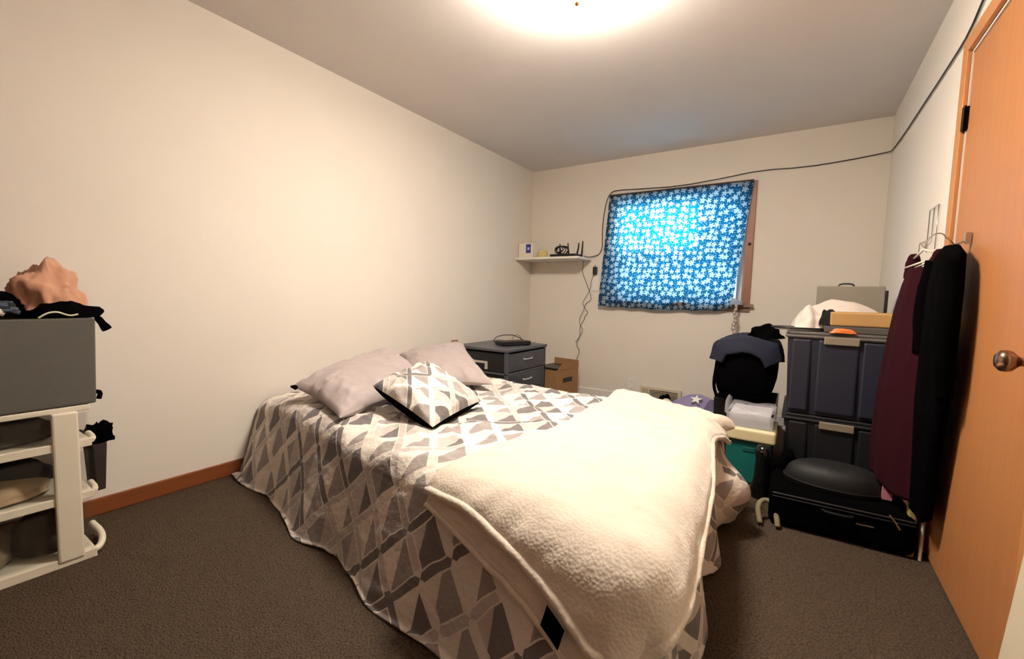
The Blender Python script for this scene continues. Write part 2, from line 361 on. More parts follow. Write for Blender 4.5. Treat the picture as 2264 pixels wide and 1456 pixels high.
b = MB(); b.grid(cf, 300, 280, uv=lambda u, v: (a0+(a1-a0)*u+.03, b0+(b1-b0)*v+.05))
tag(b.build('comforter', comfM, smooth=True, solid=.006), 'grey and cream diamond-print comforter draped over the low bed', 'comforter')
# sherpa blanket: two layers lying across the foot of the bed
def lerp(a, b, t): return a+(b-a)*t
def curve(P, t):
    x = t*(len(P)-1); i = min(int(x), len(P)-2); f = x-i
    p0, p1, p2, p3 = (P[max(i-1, 0)], P[i], P[i+1], P[min(i+2, len(P)-1)])
    return tuple(.5*(2*p1[k]+(p2[k]-p0[k])*f+(2*p0[k]-5*p1[k]+4*p2[k]-p3[k])*f*f+(3*p1[k]-p0[k]-3*p2[k]+p3[k])*f**3) for k in (0, 1))
def blanket_fn(left, right, near, far, off, seed, hump=0):
    def fn(u, v):
        Lp, Rp, Np, Fp = curve(left, v), curve(right, v), curve(near, u), curve(far, u)
        c = [(1-u)*Lp[k]+u*Rp[k]+(1-v)*Np[k]+v*Fp[k]-((1-u)*(1-v)*left[0][k]+u*(1-v)*right[0][k]+(1-u)*v*left[-1][k]+u*v*right[-1][k]) for k in (0, 1)]
        p, l = drape(c[0], c[1], off+.004*nz(u*5, v*6, seed)+.006*nz(u*14, v*16, seed), .7, .02)
        e = min(u, 1-u, v, 1-v); p.z -= max(0, (.02-e))*.4
        p.z += hump*math.exp(-((u-.12)/.25)**2-((v-.97)/.06)**2)
        return p
    return fn
bl = thing('throw_blanket', 'cream sherpa throw blanket spread across the foot of the bed', 'blanket', (2.0, -2.6, .46))
left = [(1.66, .0), (1.73, .38), (1.79, .66), (1.79, 1.10), (1.80, 1.60)]
right = [(2.37, -.17), (2.45, -.02), (2.46, .20), (2.44, .35), (2.42, .65), (2.39, .90), (2.37, 1.15), (2.44, 1.40)]
near = [(1.66, .0), (1.85, .0), (2.05, -.03), (2.22, -.08), (2.37, -.17)]
far = [(1.80, 1.60), (2.0, 1.57), (2.25, 1.50), (2.44, 1.40)]
fb = blanket_fn(left, right, near, far, .034, 3, .03)
MB().grid(fb, 150, 170).build('top_layer', fleeceM, bl, smooth=True, solid=.022)
ring = [fb(t/60, 0) for t in range(61)]
hem = lambda pts, r=.013: MB().tube([p+Vector((0, 0, -.004)) for p in pts], r, 12)
h_ = hem(ring); h_.build('near_hem', fleeceM, bl, smooth=True)
hem([fb(1, t/80) for t in range(81)], .012).build('foot_hem', fleeceM, bl, smooth=True)
hem([fb(0, t/80) for t in range(81)], .012).build('head_hem', fleeceM, bl, smooth=True)
near2 = [(1.655, -.04), (1.85, -.075), (2.03, -.115), (2.20, -.16), (2.38, -.27)]
left2 = [(1.655, -.04), (1.75, .35)]; right2 = [(2.38, -.27), (2.38, .3)]; far2 = [(1.75, .35), (2.38, .30)]
fb2 = blanket_fn(left2, right2, near2, far2, .018, 8)
MB().grid(fb2, 90, 50).build('lower_layer', fleeceM, bl, smooth=True, solid=.012)
hem([fb2(t/50, 0) for t in range(51)], .009).build('lower_hem', fleeceM, bl, smooth=True)
def tagfn(u, v):
    c0 = curve(near, .70+.085*u); return drape(c0[0]-.005-.01*v, c0[1]-.018-.05*v, .050-.008*v, .7)[0]
MB().grid(tagfn, 8, 8).build('care_tag', blackF, bl, solid=.002, label='black sewn-in care tag')
# fold at the far foot corner
def roll(u, v):
    t = u; c = Vector((2.28, -2.03, .465)).lerp(Vector((2.375, -1.99, .43)), t); R = (.026+.008*sin(t*4))*(1-min(1, max(0, t-.7)/.3))**.5
    return c+Vector((-.6*R*cos(2*pi*v), -1.6*R*cos(2*pi*v), R*sin(2*pi*v)))
MB().grid(roll, 24, 24).build('folded_corner', fleeceM, bl, smooth=True)

# ---------------------------------------------------------------- pillows
def pillow_fn(c4, T, seed, side, pinch=.09, wr=.016):
    TL, TR, BL, BR = [Vector(q) for q in c4]
    nrm = (TR-TL).cross(TL-BL).normalized()
    if nrm.z < 0: nrm = -nrm
    def fn(u, v):
        s = 2*u-1; t = 2*v-1
        ss = s*(1-pinch*(1-t*t)); tt = t*(1-pinch*(1-s*s)); U = (ss+1)/2; V = (tt+1)/2
        p = (BL*(1-U)+BR*U)*(1-V)+(TL*(1-U)+TR*U)*V
        e = ((1-abs(s)**2.6)*(1-abs(t)**2.6))
        h = T*(max(e, 0))**.45
        w_ = wr*noise.ridged_multi_fractal(Vector((s*2.3+seed, t*2.3, seed*.7)), 1, 2, 3, .9, 2)*(.3+min(1, 2*(1-e)))
        return p+nrm*(side*h+(w_-wr)*(1 if side > 0 else 0)*min(1, e*8))
    return fn
def pillow(name, c4, T, seed, mats, label, uvs=None, back=.8, **k):
    b = MB(); fu = pillow_fn(c4, T, seed, 1, **k); fd = pillow_fn(c4, T*back, seed, -1, **k)
    uvf = (lambda u, v: (u*uvs, v*uvs)) if uvs else None
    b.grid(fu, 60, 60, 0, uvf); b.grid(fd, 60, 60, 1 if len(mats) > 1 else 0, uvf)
    return tag(b.build(name, mats, smooth=True), label, 'pillow')
pillow('pillow', [(.40, -3.06, .535), (.27, -2.29, .655), (.92, -3.14, .475), (.86, -2.46, .52)], .095, 1.1, [greyPil], 'plain grey pillow nearer the camera, its dark-tipped corner pointing left')
pillow('pillow', [(.12, -2.08, .575), (.46, -1.74, .665), (.68, -2.46, .50), (1.05, -2.15, .49)], .085, 4.1, [greyPil], 'plain grey pillow standing behind the printed cushion, beside the drawer unit')
pillow('throw_pillow', [(.93, -2.97, .595), (.885, -2.57, .655), (1.335, -2.985, .475), (1.285, -2.585, .505)], .075, 7.7, [decoM, blackF], 'small square cushion with a grey and cream triangle print, leaning on the grey pillows', uvs=.42, back=1.35, pinch=.05)  # black underside stands in for the shade under the cushion and its dark flange

tp = bpy.data.objects['pillow']; q_ = Vector((.40, -3.06, .535))
MB().add([tuple(q_+Vector(v)) for v in ((-.004, -.008, .004), (.05, -.012, .000), (.03, .03, .012), (-.004, -.008, -.006), (.05, -.012, -.012), (.03, .03, -.004))], [(0, 1, 2), (5, 4, 3), (0, 3, 4, 1), (1, 4, 5, 2), (2, 5, 3, 0)]).build('corner_tip', blackF, tp, label='dark pillow corner')
# ---------------------------------------------------------------- generic cloth heap and garments
def heap(b, c, rx, ry, h, seed, rough=.35, rot=0, n=40, mi=0, base=None, sharp=.5):
    cx, cy, cz = c; cr, sr = cos(rot), sin(rot)
    def fn(u, v):
        th = 2*pi*u; ph = v*pi
        q = Vector((cos(th)*sin(ph), sin(th)*sin(ph), cos(ph)))
        f = 1+rough*(.9*noise.noise(q*1.6+Vector((seed, 0, 0)))+.5*(noise.ridged_multi_fractal(q*2.0+Vector((seed, 3, 1)), 1, 2, 3, .9, 2)-1)*sharp)
        z = cos(ph); z = z*f if z > 0 else 0.0+z*.02
        x, y = q.x*rx*f, q.y*ry*f
        return (cx+x*cr-y*sr, cy+x*sr+y*cr, cz+max(0, z)*h)
    b.grid(fn, n, n//2, mi); return b
def garment(b, rings, seed, fold=.010, nf=5, nseg=56, mi=0):
    """rings: (z, cx, cy, half width, half depth, angle)"""
    def fn(u, v):
        x = v*(len(rings)-1); i = min(int(x), len(rings)-2); f = x-i; f = f*f*(3-2*f)*.4+f*.6
        z, cx, cy, w_, d_, a = [lerp(rings[i][k], rings[i+1][k], f) for k in range(6)]
        th = 2*pi*u; e = fold*v*(sin(nf*th+seed)+.7*sin((nf*2+1)*th+seed*2+v*2))
        px = (w_+e)*cos(th); py = (d_+e)*sin(th)
        z += .012*sin(th*3+seed)*v
        return (cx+px*cos(a)-py*sin(a), cy+px*sin(a)+py*cos(a), z)
    b.grid(fn, nseg, 40, mi); return b

# ---------------------------------------------------------------- left: drawer cart with bin, clothes
CX = .40; cy0, cy1 = -4.34, -3.84
ct = thing('storage_cart', 'white plastic storage cart with clear drawers standing against the left wall', 'storage cart', (.22, -4.1, 0))
fr = MB()
def rim(z, th, bow=.03, x=CX):
    pts = []
    for t in range(13):
        y = lerp(cy0, cy1, t/12); pts.append((x-.012+bow*(1-(2*t/12-1)**2)*0, y, z))
    pts += [(x-.05, cy1+.012, z), (x-.12, cy1+.02, z), (x-.20, cy1+.015, z)]
    return pts
for k, z in enumerate((.252, .452)):
    s_ = MB(); s_.box(.03, CX, cy0, cy1, z-.012, z+.006); s_.box(CX-.006, CX+.004, cy0, cy1, z-.018, z+.012); s_.tube([(CX-.01, cy1, z), (CX-.05, cy1+.014, z), (CX-.13, cy1+.018, z)], .011, 8, 1)
    s_.build('shelf', whiteP, ct, bevel=.003)
s_ = MB(); s_.box(.03, CX, cy0, cy1, .012, .03); s_.box(CX-.006, CX+.006, cy0, cy1, 0, .034)
s_.tube([(CX-.01, cy1-.01, .02), (CX-.03, cy1+.02, .022), (CX-.12, cy1+.045, .03), (CX-.22, cy1+.035, .045)], .012, 10, 2); s_.build('bottom_shelf', whiteP, ct, bevel=.003)
MB().box(.03, CX, cy0, cy1, .572, .592).build('top', whiteP, ct, bevel=.004)
for y in (-3.945, cy0):
    MB().box(CX-.01, CX+.012, y, y+.07, .02, .574).build('post', whiteP, ct, bevel=.006)
for y in (cy1-.05, cy0+.01):
    MB().box(.03, .05, y, y+.04, .02, .574).build('rear_post', whiteP, ct, bevel=.004)
for k, (z0, z1) in enumerate(((.034, .215), (.262, .415), (.462, .56))):
    dd = MB().tray(.05, CX-.014, cy0+.02, cy1-.004, z0, z1, .004, tap=.006).build('drawer', clearM, ct, bevel=.004)
    MB().box(CX-.014, CX-.004, -4.24, -4.12, z1-.028, z1-.012).build('drawer_handle', clearM, dd, bevel=.003)
def heapthing(name, label, cat, mat, c, rx, ry, h, seed, **k):
    b = MB(); heap(b, c, rx, ry, h, seed, n=72, **k); return tag(b.build(name, mat, smooth=True), label, cat)
peach = M('peach_knit', (196, 146, 118), .95, var=.12, vs=14, bump=.4, bs=60, bd=.004, sheen=.2)
beigeF = M('beige_cloth', (176, 152, 120), .95, var=.12, vs=10, bump=.4, bs=40, bd=.004)
greyF = M('grey_cloth', (52, 50, 46), .95, var=.15, vs=10, bump=.4, bs=40, bd=.004)
brownF = M('dark_brown_cloth', (48, 38, 32), .95, var=.2, vs=10, bump=.4, bs=40, bd=.004)
whiteF = M('white_cotton', (226, 214, 204), .95, var=.05, vs=14, bump=.4, bs=40, bd=.004)
heapthing('folded_clothes', 'beige folded clothes in the middle drawer of the white cart', 'clothes', beigeF, (.26, -4.10, .268), .10, .17, .06, 2.2, rough=.2)
heapthing('folded_clothes', 'black clothes behind the beige ones in the middle drawer of the white cart', 'clothes', darkF, (.13, -4.09, .268), .07, .20, .115, 4.2, rough=.12)
heapthing('folded_clothes', 'grey-beige clothes in the bottom drawer of the white cart', 'clothes', M('grey_beige_cloth', (128, 112, 88), .95, bump=.4, bs=40, bd=.004), (.22, -4.16, .040), .14, .14, .13, 5.2, rough=.2)
heapthing('folded_clothes', 'dark brown clothes bundled beside the beige ones in the bottom drawer of the white cart', 'clothes', brownF, (.21, -3.955, .040), .12, .085, .13, 9.2, rough=.2)
heapthing('folded_clothes', 'dark grey clothes in the top drawer of the white cart', 'clothes', greyF, (.20, -4.09, .468), .14, .21, .09, 6.2, rough=.2)
gb = thing('fabric_bin', 'grey fabric storage bin on top of the white cart', 'storage bin', (.22, -4.08, .593))
MB().tray(.035, .405, -4.42, -3.815, .594, .915, .012, tap=.006).build('bin_body', M('grey_bin_fabric', (92, 90, 84), .9, var=.06, vs=30, bump=.3, bs=150, bd=.002), gb, bevel=.006)
MB().tube([(.36, -3.813, .63), (.36, -3.800, .625), (.36, -3.806, .60)], .008, 8, 1).build('pull_loop', blackF, gb)
heapthing('knit_sweater', 'peach knit sweater heaped at the wall on top of the grey bin', 'clothes', peach, (.20, -3.905, .94), .10, .105, .165, 3.7, rough=.4, sharp=1.0)
# clothes piled on the bin
checkM = N('navy_check'); _b = checkM.n('ShaderNodeTexChecker', i_Vector=checkM.coord(), i_Scale=22.0); _b.inputs[1].default_value = srgb(16, 18, 26); _b.inputs[2].default_value = srgb(66, 80, 96); checkM.put(checkM.b.inputs[0], _b.outputs[0]); checkM.b.inputs['Roughness'].default_value = .9
b = MB()
def chk(u, v):
    y = lerp(-4.40, -4.0, u); x = lerp(.27, .40, v); return (x+.02*nz(u*5, v*3, 2), y, .988-.03*v-.015*u+.012*nz(u*8, v*8, 5))
b.grid(chk, 30, 14)
tag(b.build('checked_shirt', checkM.m, smooth=True, solid=.012), 'folded dark shirt with pale blue checks on the front of the grey bin', 'clothes')
bb = thing('black_jacket', 'black jacket lying along the grey bin with its strap hanging over the corner', 'clothes', (.3, -3.98, .92))
b = MB(); heap(b, (.20, -4.08, .915), .08, .27, .095, 6.6, rough=.2); b.build('jacket_body', blackF, bb, smooth=True)
b = MB(); heap(b, (.32, -3.88, .915), .06, .10, .055, 1.6, rough=.4); b.build('sleeve', blackF, bb, smooth=True)
MB().tube([(.33, -3.84, .94), (.33, -3.80, .925), (.33, -3.785, .90), (.33, -3.765, .865)], [.006, .008, .012, .016], 8, 1).build('strap', blackF, bb, smooth=True)
MB().tube([(.36, -4.42, .955), (.37, -4.20, .952), (.385, -4.06, .945), (.385, -4.035, .935)], .011, 10, 1).build('tie', whiteF) 
tag(bpy.data.objects['tie'], 'thin rolled white cotton sock on the rim of the grey bin', 'sock'); bpy.data.objects['tie'].name = 'rolled_sock'
MB().tube([(.40, -3.96, .918), (.40, -3.94, .935), (.40, -3.915, .94), (.40, -3.895, .93), (.40, -3.88, .924), (.40, -3.86, .93)], .003, 6, 2).build('curled_cable', M('white_cord', (220, 214, 190), .5))
tag(bpy.data.objects['curled_cable'], 'short curl of white cable on the rim of the grey bin', 'cable')
# dark bin and bag behind the cart
db = thing('hanging_pouch', 'dark brown pouch hanging at the wall side of the white cart', 'pouch', (.14, -3.79, .2))
MB().tray(.07, .22, -3.80, -3.755, .185, .385, .006, tap=.008).build('pouch_body', M('dark_brown_canvas', (46, 36, 34), .9), db, bevel=.01)
MB().tube([(.20, -3.80, .38), (.21, -3.81, .43), (.21, -3.835, .452)], .006, 8, 1).build('hanging_loop', blackF, db)
b = MB(); heap(b, (.17, -3.768, .386), .05, .05, .075, 2.9, rough=.5, sharp=1.4)
heapb = tag(b.build('black_bag', blackF, smooth=True), 'crumpled black bag with pointed ears lying on the brown pouch beside the cart', 'bag')

# ---------------------------------------------------------------- drawer tower, modem, cardboard box
tw = thing('drawer_tower', 'dark grey plastic drawer tower between the bed and the window wall', 'drawer unit', (.33, -1.02, 0))
gp = M('grey_plastic', (78, 80, 86), .4); gpd = M('smoky_drawer', (58, 60, 68), .25, var=.25, vs=9); gpb = M('black_drawer_side', (18, 16, 18), .5)
MB().box(.04, .615, -1.355, -.675, .565, .59).build('top', gp, tw, bevel=.006)
b = MB()
for x in (.05, .575): 
    for y in (-1.345, -.715): b.box(x, x+.03, y, y+.03, 0, .566)
b.box(.05, .605, -.70, -.685, .02, .566); b.box(.05, .062, -1.34, -.70, .02, .566)
for z in (.02, .20, .38): b.box(.05, .605, -1.345, -.685, z-.01, z+.006)
b.build('frame', gp, tw, bevel=.003)
for z in (.026, .206, .386):
    dd = MB().box(.07, .606, -1.315, -.715, z+.004, z+.165).build('drawer', gpd, tw, bevel=.008)
    MB().tube([(.606, -1.09, z+.105), (.622, -1.08, z+.10), (.622, -.96, z+.10), (.606, -.95, z+.105)], .007, 8, 1).build('drawer_handle', M('pale_handle', (176, 176, 182), .35), dd)
    s_ = MB().box(.075, .585, -1.335, -1.318, z+.004, z+.16).build('side_panel', gpb, tw, bevel=.003, label='black panel filling the side of the frame')
    if z > .3: MB().box(.245, .40, -1.345, -1.335, z+.070, z+.088).box(.375, .40, -1.345, -1.335, z+.020, z+.072).build('label_holder', M('pale_label', (196, 190, 184), .5), s_)
md = thing('modem', 'flat black modem on top of the drawer tower', 'modem', (.42, -1.0, .591))
Mm = rz(.43, -.99, .592, math.radians(68))
MB().box(-.155, .155, -.07, .07, 0, .038, Mm).build('modem_case', blackM, md, bevel=.008)
MB().box(-.13, .13, -.072, -.07, .012, .016, Mm).build('light_strip', M('dark_strip', (50, 50, 54), .3), md)
pp = [(-.17, .02, .01), (-.20, .03, .05), (-.13, .05, .085), (.02, .05, .09), (.10, .05, .06), (.17, .04, .02), (.20, .0, .005)]
tag(MB().tube([Mm @ Vector(q) for q in pp], .0035, 6, 3).build('looped_cable', cableM), 'black cable arching over the flat modem on the drawer tower', 'cord')
tag(MB().tube([Mm @ Vector(q) for q in [(.04, .09, .003), (.07, .11, .06), (.13, .12, .085), (.17, .11, .05), (.16, .1, .02), (.24, .03, .004), (.28, .02, .012)]], .002, 6, 3).build('thin_cord', cableM), 'thin dark cord curling up behind the flat modem', 'cord')
card = M('cardboard', (158, 118, 76), .85, var=.08, vs=12); 
bx = thing('cardboard_box', 'open brown cardboard box on the floor between the drawer tower and the window wall', 'box', (.56, -.42, 0))
Mb = rz(.57, -.40, 0, math.radians(-8))
MB().tray(-.15, .15, -.19, .19, 0, .33, .005, M_=Mb).build('box_body', card, bx)
MB().box(-.15, .15, .186, .192, .33, .40, Mb).build('back_flap', card, bx)
MB().add([(.15, -.19, .33), (.15, .19, .33), (.154, .19, .33), (.154, -.19, .33), (.152, -.10, .392), (.152, .18, .392), (.156, .18, .392), (.156, -.10, .392)], [(3, 2, 1, 0), (4, 5, 6, 7), (0, 1, 5, 4), (1, 2, 6, 5), (2, 3, 7, 6), (3, 0, 4, 7)], Mb).build('side_flap', card, bx)
ci = thing('black_case', 'black case with a pale label sitting in the open cardboard box', 'case', (.56, -.42, .2))
MB().box(-.13, .12, -.165, .15, .20, .345, Mb).build('case_body', blackM, ci, bevel=.01)
MB().box(-.03, .03, -.168, -.165, .25, .29, Mb).build('case_label', whiteL, ci)
b = MB().box(-.08, .08, 0, .003, .20, .245, Mb @ Matrix.Translation((.152, 0, 0)) @ Matrix.Rotation(pi/2, 4, 'Z'))
b.build('carry_slot', blackM, bx)
tag(MB().box(.012, .03, -1.37, -1.29, .60, .63).build('wall_plug', M('mauve_plastic', (160, 132, 128), .6), bevel=.005), 'small mauve plug on the left wall just above the farther grey pillow', 'plug')

# ---------------------------------------------------------------- shelf and what is on it
sz = 1.452
sh = MB().box(.002, .745, -.335, -.001, sz-.022, sz)
tag(sh.build('wall_shelf', whiteL, bevel=.003), 'white laminate shelf mounted in the corner left of the window', 'shelf')
rb = thing('white_box', 'white carton with a blue label at the corner end of the shelf', 'box', (.09, -.2, sz))
MB().box(.012, .19, -.285, -.15, sz+.001, sz+.158).build('carton', M('white_card', (232, 226, 210), .6), rb, bevel=.002)
MB().box(.104, .164, -.2862, -.285, sz+.052, sz+.145).build('blue_label', M('blue_print', (44, 60, 140), .5), rb)
MB().box(.122, .148, -.2868, -.2862, sz+.085, sz+.112).build('label_patch', M('pale_print', (190, 196, 226), .5), rb)
candle = clear('yellowish_film', (236, 214, 140), .75, .4)
b = MB(); heap(b, (.262, -.19, sz+.001), .065, .07, .085, 3.2, rough=.3)
tag(b.build('plastic_bag', candle, smooth=True), 'pale yellow crumpled plastic bag between the white carton and the router', 'bag')
rt = thing('router', 'black router with four upright antennas at the window end of the shelf', 'router', (.56, -.2, sz))
b = MB().box(.40, .70, -.30, -.12, sz+.004, sz+.030); b.build('router_case', blackM, rt, bevel=.010)
for i, (x, y, z0, hh, lean) in enumerate(((.44, -.115, .02, .155, -.012), (.535, -.115, .02, .16, -.012), (.70, -.27, .02, .135, .012), (.705, -.17, .02, .165, .006))):
    b = MB(); b.tube([(x, y, sz+.006), (x, y, sz+.035)], .008, 10); b.tube([(x, y, sz+.03), (x+lean, y, sz+hh*.6), (x+lean*1.4, y, sz+hh)], [.0085, .0085, .006], 10)
    b.build('antenna', blackM, rt, smooth=True)
lp = []
for t in range(60):
    a = t/59*2*pi*2.5; lp.append((.48+.075*cos(a), -.22+.02*sin(a*.5), sz+.045+.055+.06*sin(a)*(.8+.2*sin(a*.4))))
tag(MB().tube([(.485+(.085-.0005*t)*cos(t/99*10*pi), -.21+.04*sin(t/99*5), sz+.080+(.045-.0002*t)*sin(t/99*10*pi)+.004*sin(t)) for t in range(100)], .0045, 7).build('coiled_cable', cableM), 'coil of black cable lying on top of the router', 'cable')
# ---------------------------------------------------------------- cords on the wall
tag(MB().tube([(.70, -.10, sz+.02), (.735, -.05, sz+.01), (.77, -.012, 1.475), (.83, -.008, 1.49), (.862, -.008, 1.56), (.856, -.008, 1.66), (.854, -.008, 1.78), (.866, -.008, 1.92), (.885, -.008, 2.03), (.92, -.008, 2.105), (.975, -.008, 2.131), (1.25, -.008, 2.115), (1.586, -.008, 2.101), (1.969, -.008, 2.128), (2.247, -.008, 2.158), (2.568, -.008, 2.14), (2.85, -.008, 2.155), (3.088, -.010, 2.18), (3.093, -.10, 2.165), (3.093, -.50, 2.142), (3.093, -1.19, 2.129), (3.093, -1.649, 2.122), (3.093, -1.82, 2.128), (3.093, -1.98, 2.18), (3.093, -2.3, 2.25), (3.093, -2.9, 2.26)], .0042, 7, 1).build('coax_cable', cableM), 'long black cable running around the window top and on along the right wall', 'cable')
tag(MB().tube([(.655, -.02, sz-.02), (.66, -.02, 1.36), (.645, -.015, 1.32), (.70, -.015, 1.20), (.745, -.015, 1.10), (.77, -.015, 1.02), (.70, -.015, .98), (.69, -.015, .93), (.74, -.015, .88), (.70, -.015, .85), (.69, -.015, .80), (.64, -.015, .73), (.655, -.015, .62), (.62, -.015, .57), (.615, -.015, .52), (.655, -.015, .47), (.64, -.015, .42), (.61, -.015, .36), (.62, -.015, .28), (.605, -.018, .22), (.60, -.018, .16)], .0026, 6, 2).build('wavy_cable', cableM), 'thin dark wavy cable hanging from the shelf down to the cardboard box', 'cable')
tag(MB().tube([(.79, -.03, 1.28), (.755, -.02, 1.22), (.755, -.015, 1.15), (.71, -.015, 1.06), (.66, -.015, .98), (.70, -.02, .93), (.64, -.02, .83), (.64, -.02, .76), (.69, -.02, .70), (.65, -.02, .62), (.60, -.02, .56)], .0022, 6, 2).build('adapter_cord', cableM), 'thin cord hanging from the black power adapter beside the shelf cord', 'cord')
ol = thing('wall_outlet', 'white outlet plate on the wall between the shelf and the curtain', 'outlet', (.80, -.002, 1.12))
MB().box(.765, .84, -.010, -.001, 1.115, 1.375).build('plate', whiteL, ol, bevel=.003)
MB().box(.787, .818, -.014, -.010, 1.16, 1.22).build('socket', whiteL, ol, bevel=.003)
pa = thing('power_adapter', 'black power adapter plugged into the outlet beside the curtain', 'adapter', (.80, -.03, 1.29))
MB().box(.780, .822, -.050, -.011, 1.285, 1.365).build('adapter_case', blackM, pa, bevel=.006)
MB().tube([(.80, -.03, 1.365), (.80, -.03, 1.382)], .004, 8).build('strain_relief', blackM, pa)
for i, (x, z, lb) in enumerate(((1.237, .16, 'white outlet plate low on the window wall, left of the floor vent'),)):
    o2 = thing('wall_outlet', lb, 'outlet', (x, -.002, z-.06))
    MB().box(x-.037, x+.037, -.008, -.001, z-.06, z+.09).build('plate', whiteL, o2, bevel=.003)
    for dz_ in (-.02, .045):
        q = MB().box(x-.016, x+.016, -.011, -.008, z+dz_-.014, z+dz_+.014).build('socket', whiteL, o2, bevel=.002)
        MB().box(x-.008, x-.005, -.0116, -.011, z+dz_-.006, z+dz_+.006).box(x+.005, x+.008, -.0116, -.011, z+dz_-.006, z+dz_+.006).build('slots', blackM, q)
vt = thing('floor_vent', 'cream metal air vent with dark louvres low on the window wall', 'vent', (1.48, -.03, 0))
MB().box(1.33, 1.72, -.03, -.014, .0, .185).build('vent_frame', M('vent_enamel', (214, 200, 176), .4), vt, bevel=.004)
b = MB()
for k in range(9): b.box(1.425, 1.69, -.0335, -.030, .035+.0145*k, .040+.0145*k)
b.build('dark_slots', blackM, vt, label='dark horizontal louvre gaps')
b = MB()
for k in range(5): b.box(1.352+.012*k, 1.355+.012*k, -.0335, -.030, .03, .16)
b.build('side_slots', M('vent_shadow', (110, 96, 80), .6), vt)
# curtain
cu = thing('window_curtain', 'blue curtain with white five-petal flowers covering the window', 'curtain', (1.55, -.06, .96))
def cq(u, v):
    xl = lerp(.862, .932, v); xr = lerp(2.105, 2.215, v); x = lerp(xl, xr, u); z = lerp(.962, 2.083, v)
    z += (1-v)*(.004*sin(u*40)-.014*sin(u*pi)*1.0+(.02 if u > .9 else 0)*(u-.9)*10)
    y = -.040-.012*(1-v)*(.5+.5*sin(u*26+.6))-.010*sin(u*17)*(1-v*.6)-.02*(1-v)
    return (x, y, z)
b = MB(); b.grid(cq, 120, 60, uv=lambda u, v: (u*1.27, v*1.12)); b.build('curtain_cloth', curtM, cu, smooth=True)
MB().tube([(.93, -.045, 2.075), (2.21, -.045, 2.075)], .007, 8).build('curtain_rod', M('rod', (90, 80, 76), .4, .8), cu)
for xx in (.95, 2.19): MB().tube([(xx, -.045, 2.075), (xx, -.017, 2.075)], .005, 8).build('rod_bracket', brassM, cu)
st = thing('beaded_strap', 'silver beaded strap knotted at the lower right corner of the curtain', 'strap', (2.14, -.09, .70))
kb = MB(); heap(kb, (2.135, -.085, 1.015), .05, .02, .045, 4.2, rough=.5); kb.build('knot', M('blue_grey_satin', (150, 160, 186), .4), st, smooth=True)
b = MB(); pts = [(2.14+.008*sin(k*.9), -.092, 1.02-.0165*k) for k in range(21)]
b.tube(pts, [.010+.004*(k % 2)+.006*(k > 8) for k in range(21)], 8, 1); b.build('strap_band', M('silver_beads', (186, 176, 170), .35, .3, var=.3, vs=90), st, smooth=True)

# ---------------------------------------------------------------- right: stacked totes
toteM = M('slate_tote', (38, 40, 54), .45, var=.06, vs=4); toteK = M('black_tote', (22, 22, 26), .5); lidM = M('grey_tote_lid', (92, 86, 82), .5); latch = M('beige_latch', (140, 128, 112), .45)
def tote(name, x0, x1, y0, y1, z0, z1, body, lid, label):
    t = thing(name, label, 'storage tote', ((x0+x1)/2, (y0+y1)/2, z0))
    b = MB(); b.tray(x0+.012, x1-.012, y0+.012, y1-.012, z0, z1-.03, .006, tap=.018)
    b.build('tote_body', body, t, bevel=.02, seg=4)
    for xa, xb in ((x0+.035, x0+.125), (x0+.155, x0+.33), (x0+.345, x1-.03)):
        MB().box(xa, xb, y0+.006, y0+.026, z0+.02, z1-.04).build('panel_rib', body, t, bevel=.01)
    l = MB(); l.box(x0, x1, y0, y1, z1-.035, z1-.018); l.box(x0+.02, x1-.02, y0+.02, y1-.02, z1-.02, z1)
    l.build('lid', lid, t, bevel=.008)
    MB().box((x0+x1)/2-.085, (x0+x1)/2+.065, y0-.012, y0+.004, z1-.062, z1-.022).build('latch', latch, t, bevel=.004)
    return t
tote('storage_tote', 2.555, 3.075, -1.45, -.80, .001, .425, toteK, toteK, 'black storage tote on the floor, lower of the stacked pair by the right wall')
tote('storage_tote', 2.545, 3.070, -1.45, -.80, .427, .885, toteM, lidM, 'slate blue storage tote, upper of the stacked pair by the right wall')
tanM = M('tan_carton', (184, 144, 88), .7, var=.05)
tag(MB().box(2.745, 3.02, -1.40, -1.16, .887, .962, rz(-.0, 0, .036, 0)).build('tan_box', tanM, bevel=.008), 'flat tan box on the stacked totes, in front of the white towel', 'box')
tag(MB().box(2.72, 3.03, -1.42, -1.13, .887, .921).build('grey_folder', M('grey_board', (84, 78, 74), .7), bevel=.004), 'flat dark grey folder under the tan box on the stacked totes', 'folder')
op = MB(); heap(op, (2.80, -1.435, .886), .055, .012, .028, 2.0, rough=.2)
tag(op.build('orange_packet', M('orange_print', (226, 120, 56), .5), smooth=True), 'small orange packet on the front edge of the upper tote lid', 'packet')
b = MB(); heap(b, (2.80, -1.0, .887), .235, .13, .175, 7.3, rough=.12)
tag(b.build('white_towel', whiteF, smooth=True), 'folded white towel heaped on the stacked totes behind the tan box', 'towel')
b = MB(); heap(b, (2.66, -1.26, .887), .085, .08, .125, 1.3, rough=.35)
tag(b.build('white_bag', filmM if False else whiteF, smooth=True), 'crumpled white cloth bag at the left end of the stacked totes', 'bag')
b = MB(); heap(b, (2.745, -1.31, .922), .055, .06, .085, 8.1, rough=.35)
b2 = b.build('dark_pouch', darkF, smooth=True); tag(b2, 'dark pouch beside the tan box on the stacked totes', 'pouch')
pf = thing('document_case', 'grey flat document case standing at the wall behind the white towel', 'case', (2.83, -.82, .886))
MB().box(2.69, 3.03, -.87, -.83, .887, 1.155).build('case_body', M('grey_case', (140, 132, 120), .6), pf, bevel=.006)
MB().tube([(2.80, -.85, 1.154), (2.81, -.85, 1.17), (2.87, -.85, 1.17), (2.88, -.85, 1.154)], .005, 8, 1).build('case_handle', blackM, pf)
